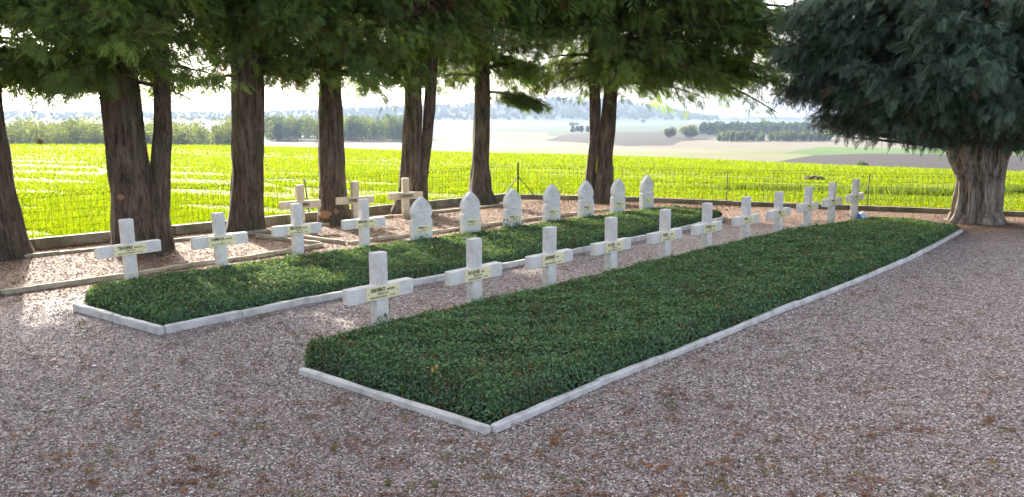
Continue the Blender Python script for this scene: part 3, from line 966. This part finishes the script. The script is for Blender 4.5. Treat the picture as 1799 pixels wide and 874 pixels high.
def row_branches(rg, Lfun, n1=46, n2=34, ns1=205, z0=1.95, top=9.5, zlow=None, dr=(.22, .42)):
    B = []
    for i in range(n1):       # the part seen from below the frame's upper edge
        az_ = rg.uniform(-math.pi, math.pi)
        z = z0 + .62 + rg.random() ** 1.1 * 2.2
        L = Lfun(az_) * rg.uniform(.6, 1.05)
        B.append((z, az_, L, rg.uniform(.05, .30), rg.uniform(*dr), int(ns1 * L / 2), .23, rg.uniform(.42, .66)))
    for i in range(n2):       # upper crown
        z = z0 + 2.6 + (top - z0 - 2.6) * (i + rg.random()) / n2
        az_ = rg.uniform(-math.pi, math.pi)
        L = Lfun(az_) * (1 - .75 * (z - 4.5) / (top - 4)) * rg.uniform(.8, 1.1)
        B.append((z, az_, max(L, .5), .25, .3, int(80 * max(L, .8) / 2), .32, 2.3))
    return B


def rel(px, py, z, base):
    """offset from the tree base of the pixel's ray where it meets the upright plane through the base"""
    u = (px - 899.5) / F; v = (437 - py) / F
    dy = math.cos(TH) + v * math.sin(TH); t = base[1] / dy
    return (u * t - base[0], 0.0, H + t * (-math.sin(TH) + v * math.cos(TH)))


def trunk_from_px(base, pts, y_off=0.0, top=8.5):
    """pts: (px_left, px_right, py) rows of the silhouette, bottom first"""
    path = []; rad = []
    for l, r, y in pts:
        a = rel(l, y, 0, base); b_ = rel(r, y, 0, base)
        path.append(((a[0] + b_[0]) / 2, y_off, a[2])); rad.append(abs(b_[0] - a[0]) / 2 * .94)
    path[0] = (path[0][0], y_off, -.12)
    lx, ly, lz = path[-1]; px_, _, pz = path[-2]
    sl_ = (lx - px_) / max(lz - pz, .01) * .4
    for z, k in ((5.5, .62), (top, .12)):
        if z > lz: path.append((lx + sl_ * (z - lz), ly, z)); rad.append(rad[len(pts) - 1] * k)
    return path, rad


def radial(base_r, bumps):
    def f(a):
        L = base_r
        for az0, wd, add in bumps:
            d = (a - az0 + math.pi) % (2 * math.pi) - math.pi
            L += add * math.exp(-(d / wd) ** 2)
        return L
    return f


rowpal = ((.20, .27, .055), (.08, .155, .05))
rg = np.random.default_rng(5)
trees = [
    # label, base px, list of silhouettes, z0, radius function, knots
    ('leftmost conifer, its leaning trunk cut by the left edge of the photo', (2, 452), [[(-42, 60, 452), (-34, 45, 420), (-42, 28, 350), (-52, 16, 290), (-62, 2, 190), (-72, -12, 80)]], 2.15, radial(1.9, []), ()),
    ('conifer behind the leftmost cross, thick trunk with a thin second stem beside it', (243, 442), [[(200, 282, 442), (200, 284, 400), (197, 272, 340), (192, 260, 290), (184, 250, 210), (172, 240, 120)], [(236, 300, 440), (240, 293, 380), (256, 295, 315), (265, 298, 230), (265, 292, 100)]], 2.0, radial(2.0, []), ((.02, -.50, .92, .05),)),
    ('conifer with one broad trunk just right of the second cross from left', (432, 407), [[(396, 462, 407), (403, 463, 360), (406, 464, 300), (404, 464, 240), (404, 462, 120)]], 2.15, radial(2.0, []), ()),
    ('conifer with one straight trunk and an orange cut scar at its foot', (585, 392), [[(556, 618, 392), (561, 611, 350), (561, 606, 300), (560, 604, 240), (562, 600, 150), (564, 598, 60)]], 2.3, radial(2.1, []), ((-.06, -.33, .20, .11), (.12, -.31, .27, .07))),
    ('conifer with pale front stem and darker leaning stem, behind the rightmost cream cross', (722, 376), [[(686, 742, 376), (700, 742, 340), (704, 742, 290), (708, 742, 220), (712, 742, 120)], [(722, 752, 368), (728, 750, 320), (736, 757, 260), (742, 765, 190), (750, 770, 90)]], 2.35, radial(2.2, []), ()),
    ('slim single trunked conifer just behind the second stele from the left', (848, 358), [[(812, 880, 358), (822, 866, 335), (828, 860, 290), (832, 861, 230), (834, 862, 170), (836, 860, 90)]], 2.5, radial(2.2, []), ()),
    ('rightmost conifer of the row, two reddish stems, boughs reaching far right', (1064, 356), [[(1042, 1080, 356), (1043, 1078, 320), (1050, 1076, 280), (1056, 1083, 210), (1062, 1086, 150), (1064, 1084, 60)], [(1022, 1050, 352), (1030, 1048, 300), (1036, 1054, 250), (1036, 1056, 180), (1034, 1052, 90)]], 2.5, radial(2.5, [(R(75), .7, 2.0)]), ((.26, -.30, .22, .06), (.30, -.28, .34, .05))),
]
FLO = [2.3, 2.5, 2.6, 2.55, 2.6, 2.6, 2.6]
for i, (lab, bpx, sil, z0, Lf, kn) in enumerate(trees):
    g0 = gp(*bpx); base = (g0.x, g0.y)
    tr = []
    for k, s in enumerate(sil):
        pth, rad = trunk_from_px(base, s, 0.12 * k)
        tr.append((pth, rad, (.06 if i == 0 else .18) if k == 0 else .1))
    rgi = np.random.default_rng(100 + i)
    B = row_branches(rgi, Lf, z0=z0, n1=62 if i == 6 else 50)
    if i == 5:
        for a_, L_ in ((R(88), 1.55), (R(96), 1.35), (R(80), 1.2)): B.append((2.75, a_, L_, .02, .22, 420, .13, .55))
    if i == 6:
        for a_, L_, z_ in ((R(88), 4.6, 3.2), (R(95), 4.2, 3.6), (R(80), 4.9, 4.1), (R(92), 3.2, 2.9), (R(85), 2.4, 2.7), (R(100), 4.4, 4.6), (R(70), 4.0, 3.4)): B.append((z_ + .25, a_, L_, .12, .26, 620, .26, .66))
    if i == 6:
        for _ in range(14): B.append((rgi.uniform(3.6, 6.0), R(rgi.uniform(55, 120)), rgi.uniform(3.2, 4.9), rgi.uniform(.05, .2), rgi.uniform(.15, .3), 330, .28, .8))
    if i in (0, 1):
        for a_ in (-80, 20, 100, 170): B.append((2.95, R(a_), 1.9, .02, .15, 380, .22, .66))
    conifer(lab, base, tr, B, 40 + i, palette=rowpal, knots=kn, floor=lambda x, y, i=i: FLO[i] - (.5 * (x > .45) if i == 5 else 0) + .30 * np.sin(x * 2.1 + i) * np.sin(y * 2.7 + 2 * i) + .18 * np.sin(x * 5.3 + y * 4.1 + i))
# unseen conifers added outside the frame at left to shade gravel and crosses
for k, (x, y) in enumerate(((-9.9, 10.7), (-11.8, 8.6), (-13.8, 6.6), (-15.4, 4.2), (-16.6, 1.2), (-16.8, -2.2))):
    rgi = np.random.default_rng(300 + k)
    conifer('unseen conifer added for shade at left, number %s beyond the leftmost trunk in view' % ('one', 'two', 'three', 'four', 'five', 'six')[k], (x, y), [([(0, 0, -.1), (0, 0, 3), (0, 0, 8.5)], [.36, .3, .05], .2)], row_branches(rgi, radial(2.1, []), n1=30, n2=34, ns1=130 if k < 2 else 60), 60 + k, palette=rowpal, floor=lambda x, y: 2.75 + 0 * x)

# the lone old tree at right
g0 = gp(1714, 390); base = (g0.x, g0.y)
pth, rad = trunk_from_px(base, [(1664, 1762, 392), (1676, 1756, 375), (1681, 1757, 345), (1683, 1759, 318), (1674, 1764, 292), (1668, 1770, 270), (1676, 1772, 245)], top=6.0)
rgi = np.random.default_rng(77)
B = []
Lf = radial(3.25, [])
for i in range(150):
    a_ = rgi.uniform(-math.pi, math.pi); L = Lf(a_) * rgi.uniform(.55, 1.03); z = 1.35 + rgi.random() ** 1.2 * .9
    B.append((z, a_, L, rgi.uniform(.18, .75), rgi.uniform(.05, .22), int(370 * L), .27, .5))
for i in range(85):
    z = 2.2 + 4.4 * rgi.random(); a_ = rgi.uniform(-math.pi, math.pi); L = Lf(a_) * (1.05 - .55 * max(0, z - 3.2) / 3.4) * rgi.uniform(.7, 1)
    B.append((z, a_, L, rgi.uniform(.1, .35), rgi.uniform(.05, .2), int(230 * L), .34, .66))
for a_, L, rs in ((-88, 3.3, .17), (-97, 3.0, .12), (-80, 2.6, .20), (88, 2.6, .22), (80, 3.0, .15), (100, 2.4, .3)):
    B.append((1.45, R(a_), L, rs, .02, int(36 * L), .12, .6))
for i in range(16):
    B.append((rgi.uniform(2.6, 5.0), R(rgi.uniform(-115, -65)), rgi.uniform(3.4, 4.1), rgi.uniform(.05, .25), rgi.uniform(.05, .2), 800, .30, .58))
V, Fc = bark_trunk(pth, rad, 120, 130, .075, 11, 5, .25)
lone = conifer('old conifer standing alone at right, thick furrowed trunk, dense blue green crown', base, [(pth, rad, .25)], B, 90, tmpl=(SPR2, SPF2), mat='cypress', bmat='old_bark',
        palette=((.125, .185, .125), (.055, .095, .066)), sp_len=.36, group=None, hang=.7, sparse=.9, red=0, floor=lambda x, y: 1.94 + .22 * np.maximum(np.hypot(x, y) - 1.9, 0) + .10 * np.sin(x * 3) * np.sin(y * 2.3))
for ch in lone.children:
    if ch.name.startswith('trunk'): ch.data = npmesh('trunk', V, Fc, None, True); ch.data.materials.append(M['old_bark'])


# ------------------------------------------------------------------ crop and grass
TB = np.array([[0, -.09, 0], [0, .09, 0], [.18, .0, 1.0]], float); TBF = np.array([[0, 1, 2]])


def blades(name, label, cat, xs, ys, zs, hgt, cols, seed, wide=1.0, lean=.45):
    rg = np.random.default_rng(seed); n = len(xs)
    up = np.stack([rg.normal(0, lean, n), rg.normal(0, lean, n), np.ones(n)], 1); up /= np.linalg.norm(up, axis=1, keepdims=True)
    ax = np.cross(up, rg.normal(0, 1, (n, 3))); ax /= np.linalg.norm(ax, axis=1, keepdims=True)
    Rm = np.stack([ax, np.cross(up, ax), up], 2)
    T = TB * [1, wide, 1]
    V, Fc, c = instances(T, TBF, np.stack([xs, ys, zs], 1), Rm, hgt, cols)
    return tag(link(name, npmesh(name, V, Fc, c), M['crop']), label, cat, kind='stuff')


rg = np.random.default_rng(31)
n = 900000
azs = rg.uniform(-R(36), R(38), n); Dd = 1 / rg.uniform(1 / 110, 1 / 12.5, n)
xs = Dd * np.tan(azs); ys = Dd
keep = ~in_encl(xs, ys)
# drilled rows, with gaps of bare soil
row = np.abs(((xs * math.sin(R(12)) + ys * math.cos(R(12))) / .34) % 1 - .5)
gap = np.sin(xs * .21 + ys * .9) * np.sin(ys * .57 - xs * .09) + .5 * np.sin(xs * 1.3 + ys * 2.1)
keep &= (row < .30) | (rg.random(n) < .35)
keep &= (rg.random(n) < np.where(gap > .45, .12, 1.0))
xs, ys = xs[keep], ys[keep]
xs, ys = xs[:420000], ys[:420000]
zs = terrain_z(xs, ys)[0]
n = len(xs)
hh = (.035 + .0022 * ys) * rg.uniform(.5, 1.5, n)
cc = np.array([.112, .178, .005])[None] * rg.uniform(.6, 1.3, (n, 1)) * np.array([1, 1, 1])
dr_ = rg.random(n) < .08; cc[dr_] = [.14, .15, .03]
blades('crop_plants', 'bright yellow green young crop covering the field beyond the fence', 'crop', xs, ys, zs, hh, cc, 32, 1.6, .6)
# longer verge grass just outside the wall and darker tufts
vx, vy = [], []
for (a, b_) in zip(WL[:-1] + WR[:-1], WL[1:] + WR[1:]):
    a, b_ = Vector(a), Vector(b_); d = b_ - a; nn = Vector((-d.y, d.x)).normalized(); k = int(1500 * d.length)
    t = rg.random(k); o_ = .1 + rg.random(k) ** 1.5 * 1.6
    vx.append(a.x + d.x * t + nn.x * o_); vy.append(a.y + d.y * t + nn.y * o_)
vx = np.concatenate(vx); vy = np.concatenate(vy); k = ~in_encl(vx, vy) & (np.abs(np.arctan2(vx, vy)) < R(42)); vx, vy = vx[k], vy[k]
n = len(vx); vc = np.array([.085, .14, .010])[None] * rg.uniform(.6, 1.3, (n, 1)); dry = (rg.random(n) < .5) & (vx > 1); vc[dry] = np.array([.20, .16, .085])
blades('verge_grass', 'short grass strip on the far side of the footing wall', 'grass', vx, vy, terrain_z(vx, vy)[0], rg.uniform(.04, .11, n), vc, 33, 1.0)
tx, ty, th_ = [], [], []
for (px, py, wdt, hgt, k) in ((1345, 331, 3.2, .20, 2600), (1400, 333, 1.2, .14, 700), (1610, 338, 3.4, .22, 3000), (1785, 336, 1.6, .25, 1800), (1530, 330, 3, .15, 1200), (1560, 352, 4, .12, 1200)):
    g_ = gp(px, py); tx.append(g_.x + rg.normal(0, wdt / 3, k)); ty.append(g_.y + rg.normal(0, .35, k)); th_.append(rg.uniform(.5, 1.2, k) * hgt)
tx, ty, th_ = map(np.concatenate, (tx, ty, th_)); n = len(tx)
blades('wild_grass', 'patches of darker long wild grass in the field behind the right fence', 'grass', tx, ty, terrain_z(tx, ty)[0], th_, np.array([.06, .10, .02])[None] * rg.uniform(.5, 1.6, (n, 1)), 34, .8)
g_ = gp(1430, 312); mb = MB(); bmesh.ops.create_icosphere(mb.bm, subdivisions=4, radius=1); rr = random.Random(2)
for v in mb.bm.verts: v.co = Vector((v.co.x * .40, v.co.y * .3, max(-.05, v.co.z * .09 * (1 + .5 * math.sin(v.co.x * 9) * math.sin(v.co.y * 7)))))
mnd, nt, b = newmat('mound_soil'); b.inputs['Base Color'].default_value = (.10, .065, .045, 1)
bump(nt, b, noise(nt, 12, 6, pos(nt)).outputs[0], 1, .1)
o = mb.build('earth_mound', mnd); o.location = (g_.x, g_.y, -.05); tag(o, 'small low mound of brown earth in the crop behind the last crosses', 'mound')


# ------------------------------------------------------------------ far woods and field trees
def canopy(centres, rg, size, nq, base_c, light_c):
    """leaf clumps scattered in lobed crowns: centres (x, y, z0, h, r)"""
    Ps = []; Cs = []; Ss = []; Ds = []
    for (x, y, z0, h, r) in centres:
        tone = rg.uniform(.75, 1.3); pick = rg.random() ** 1.5
        nl = 7
        for _ in range(nl):
            a = rg.uniform(0, 6.28); q = r * .55 * rg.random() ** .5; lz = rg.uniform(.30, .82)
            c = np.array([x + q * math.cos(a), y + q * math.sin(a), z0 + h * lz]); lr = np.array([r * .55, r * .55, h * .24]) * rg.uniform(.7, 1.2)
            k = nq // nl; d = rg.normal(0, 1, (k, 3)); d /= np.linalg.norm(d, axis=1, keepdims=True)
            Ps.append(c + d * lr * rg.uniform(.75, 1.05, (k, 1))); Ds.append(d + rg.normal(0, .5, (k, 3)))
            Cs.append((np.array(base_c) * (1 - pick) + np.array(light_c) * pick)[None] * tone * rg.uniform(.75, 1.25, (k, 1))); Ss.append(rg.uniform(.6, 1.4, k) * size)
    P = np.concatenate(Ps); D = np.concatenate(Ds)
    T = np.array([[0, 0, 0], [.5, .45, .1], [1, 0, 0], [.5, -.45, .1]]) - [.5, 0, 0]
    d2 = np.cross(D, rg.normal(0, 1, D.shape))
    return instances(T, LF, P, frames(d2, up=D / np.linalg.norm(D, axis=1, keepdims=True)), np.concatenate(Ss), np.concatenate(Cs))


def wood(label, px0, px1, D0, D1, h, n, size, nq, seed, c1, c2, yv=.2, rfac=.3):
    rg = np.random.default_rng(seed); cs = []
    for _ in range(n):
        px = rg.uniform(px0, px1); D = rg.uniform(D0, D1); x = (px - 899.5) / 1467 * D
        z = float(terrain_z(np.array([x]), np.array([D]))[0][0]); hh_ = h * rg.uniform(1 - yv, 1 + yv * .6)
        cs.append((x, D, z - h * .12, hh_ * 1.1, hh_ * rfac))
    V, Fc, c = canopy(cs, rg, size, nq, c1, c2)
    tag(link('far_wood', npmesh('far_wood', V, Fc, c), M['far']), label, 'wood', kind='stuff')


wood('pale sunlit broadleaf wood at the edge of the field at far left', -120, 440, 395, 480, 16.5, 260, .8, 480, 51, (.09, .12, .03), (.20, .24, .07))
wood('grey blue wood behind the trunks left of centre', 455, 735, 640, 800, 19, 190, 1.2, 360, 52, (.05, .08, .03), (.16, .20, .05))
wood('dark blue green wood block on the slope right of the field trees', 1232, 1440, 860, 1000, 13, 160, 1.6, 320, 53, (.03, .055, .035), (.05, .08, .04), .1)
wood('lower pale wood below the dark wood block at right', 1262, 1460, 640, 690, 7.5, 110, 1.1, 260, 54, (.07, .10, .05), (.12, .15, .06), .25)
wood('small dark copse on the far green slope', 1003, 1062, 1030, 1050, 7.5, 22, 1.5, 200, 55, (.03, .05, .03), (.05, .07, .04), .05)
wood('forest covering the long far hill', 600, 1260, 2350, 2950, 12, 800, 5.5, 60, 56, (.035, .055, .03), (.06, .08, .035), .2, .55)
wood('forest along the far ridge at left', -200, 620, 2350, 2950, 9, 620, 5, 60, 57, (.035, .055, .03), (.06, .08, .035), .2, .55)


def field_tree(label, px, py, h, r, seed, c1=(.09, .11, .05), c2=(.16, .17, .07), D=None, group=None, size=.75, nq=1400):
    rg = np.random.default_rng(seed)
    if D is None:
        best = None
        for D_ in np.geomspace(60, 2300, 900):
            x = (px - 899.5) / 1467 * D_; z = float(terrain_z(np.array([x]), np.array([D_]))[0][0]); y_ = YH + (H - z) / D_ * 1467
            if D_ > 140 and (best is None or abs(y_ - py) < best[0]): best = (abs(y_ - py), D_, x, z)
        _, D, x, z = best
    else:
        x = (px - 899.5) / 1467 * D; z = float(terrain_z(np.array([x]), np.array([D]))[0][0])
    root = empty('field_tree', (x, D, z)); tag(root, label, 'tree', group)
    mb = MB(); mb.tube([(0, 0, -.3), (0, 0, h * .25), (.1 * r, 0, h * .5)], [h * .03, h * .025, h * .015], 7); mb.build('trunk', M['bark'], root, True)
    V, Fc, c = canopy([(0, 0, 0, h, r)] + [(rg.normal(0, r * .4), rg.normal(0, r * .4), 0, h * rg.uniform(.7, .95), r * .7) for _ in range(3)], rg, size * h / 11, nq, c1, c2)
    link('crown', npmesh('crown', V, Fc, c), M['far'], root)


field_tree('smaller round pale tree of the pair in the valley, standing left', 1177, 243, 10, 6.0, 61)
field_tree('larger pale bushy tree of the pair in the valley, standing right', 1211, 244, 12.5, 9.0, 62)
field_tree('small dark bush at the edge of the brown ploughed field', 1520, 293, 1.9, 1.9, 63, (.05, .08, .03), (.08, .1, .04))
field_tree('low pale bush right of the small dark bush in the ploughed field', 1590, 297, 1.3, 2.2, 64, (.12, .15, .06), (.15, .18, .07))
field_tree('tiny lone tree on the far green slope left of the reddish trunk', 1007, 222, 9, 7, 65, (.08, .11, .06), (.1, .13, .06))
field_tree('tiny lone tree on the far green slope beyond the field tree pair', 1130, 216, 10, 6, 66, (.08, .11, .06), (.1, .13, .06))
for lab, px, ptop, D in (('thin bare pole with a bush at its foot beyond the field crest at far left', 62, 214, 99), ('thin grey pole beyond the field, left of the tree with the cut scar', 555, 219, 97)):
    x = (px - 899.5) / 1467 * D; z = float(terrain_z(np.array([x]), np.array([D]))[0][0]); zt_ = H + (YH - ptop) / 1467 * D
    root = empty('field_pole', (x, D, z)); tag(root, lab, 'pole', 'thin poles beyond the field')
    mb = MB(); mb.tube([(0, 0, -.2), (.02, 0, (zt_ - z) / 2), (0, 0, zt_ - z)], [.05, .04, .03], 6); mb.build('pole', M['old_bark'], root)
field_tree('small bush at the foot of the thin pole at far left', 66, 255, 1.0, .4, 68, (.15, .12, .06), (.2, .16, .08), D=98.5, nq=900)

# ------------------------------------------------------------------ pebbles and needle litter
rg = np.random.default_rng(71)
n = 230000
a_ = rg.uniform(-R(34), R(34), n); D_ = 1 / rg.uniform(1 / 13, 1 / 2.6, n)
xs, ys = D_ * np.tan(a_), D_
beds = [[tuple(q) for q in fb], [tuple(q) for q in bb]]
k = in_encl(xs, ys)
for bd in beds: k &= ~inpoly(xs, ys, bd)
xs, ys = xs[k], ys[k]; n = len(xs)
OT = np.array([[1, 0, 0], [-.9, .2, 0], [0, .8, .1], [.1, -.8, 0], [0, .1, .55], [0, 0, -.5]]); OF = np.array([[0, 2, 4], [2, 1, 4], [1, 3, 4], [3, 0, 4]])
d = rg.normal(0, 1, (n, 3)); d[:, 2] *= .35
t = rg.random(n)[:, None]
pal = np.array([[.10, .08, .07], [.28, .235, .21], [.36, .24, .19], [.48, .42, .38], [.78, .74, .70]]); pick = rg.choice(5, n, p=[.25, .31, .18, .18, .08])
c = pal[pick] * rg.uniform(.8, 1.15, (n, 1))
sz = rg.uniform(.0045, .0105, n) * (.8 + .06 * ys); sz[rg.random(n) < .0012] *= 2.3
V, Fc, cc = instances(OT, OF, np.stack([xs, ys, np.full(n, .002)], 1), frames(d), sz, c)
tag(link('loose_pebbles', npmesh('loose_pebbles', V, Fc, cc), M['pebble']), 'loose grey, pink and white pebbles lying on the gravel', 'pebbles', kind='stuff')

# needle litter: short twiglets, clumped in the open, thick under the trees
P = []; C_ = []; Sz = []
def addl(x, y, s, c):
    P.append(np.stack([x, y, rg.uniform(.004, .02, len(x))], 1)); Sz.append(s); C_.append(c)
for _ in range(1700):
    D0 = 1 / rg.uniform(1 / 15, 1 / 2.8); a0 = rg.uniform(-R(33), R(33)); cx, cy = D0 * math.tan(a0), D0
    k = int(rg.integers(5, 34)); s = rg.uniform(.03, .11); th0 = rg.uniform(0, 3.14)
    u_ = rg.normal(0, s, k); v_ = rg.normal(0, s * .3, k)
    base = np.array([[.30, .135, .055], [.20, .10, .05], [.16, .15, .04], [.24, .12, .08]])[rg.integers(0, 4)]
    addl(cx + u_ * math.cos(th0) - v_ * math.sin(th0), cy + u_ * math.sin(th0) + v_ * math.cos(th0), rg.uniform(.018, .05, k), base[None] * rg.uniform(.6, 1.4, (k, 1)))
n = 60000
t = rg.random(n); q = rg.random(n) ** 1.2 * 4.6 - .6
lx = -13 + t * 17; ly = 8 + t * 15.5
lx = lx + .68 * q; ly = ly - .73 * q
base = np.array([[.30, .17, .08], [.15, .08, .045], [.46, .33, .19], [.07, .045, .03]])[rg.integers(0, 4, n)]
k = in_encl(lx, ly)
for bd in beds: k &= ~inpoly(lx, ly, bd)
addl(lx[k], ly[k], rg.uniform(.03, .075, k.sum()), base[k] * rg.uniform(.6, 1.3, (k.sum(), 1)))
n = 26000
lx = rg.uniform(1, 13, n); ly = rg.uniform(13.5, 21, n); k = in_encl(lx, ly) & (rg.random(n) < np.clip((ly + .4 * lx - 17.2) / 2.5, 0.05, 1))
for bd in beds: k &= ~inpoly(lx, ly, bd)
base = np.array([[.32, .16, .08], [.17, .09, .05], [.44, .30, .18], [.08, .05, .035]])[rg.integers(0, 4, n)]
addl(lx[k], ly[k], rg.uniform(.03, .07, k.sum()), base[k] * rg.uniform(.6, 1.3, (k.sum(), 1)))
P = np.concatenate(P); Sz = np.concatenate(Sz); C_ = np.concatenate(C_); n = len(P)
d = rg.normal(0, 1, (n, 3)); d[:, 2] *= .22
T = np.array([[-.5, 0, 0], [0, .10, .03], [.5, 0, 0], [0, -.10, .03]])
V, Fc, cc = instances(T, LF, P, frames(d, rg.normal(0, .5, n)), Sz, np.clip(C_, 0, 1))
tag(link('needle_litter', npmesh('needle_litter', V, Fc, cc), M['litter']), 'dry orange brown needle litter and twigs strewn over the gravel', 'litter', kind='stuff')
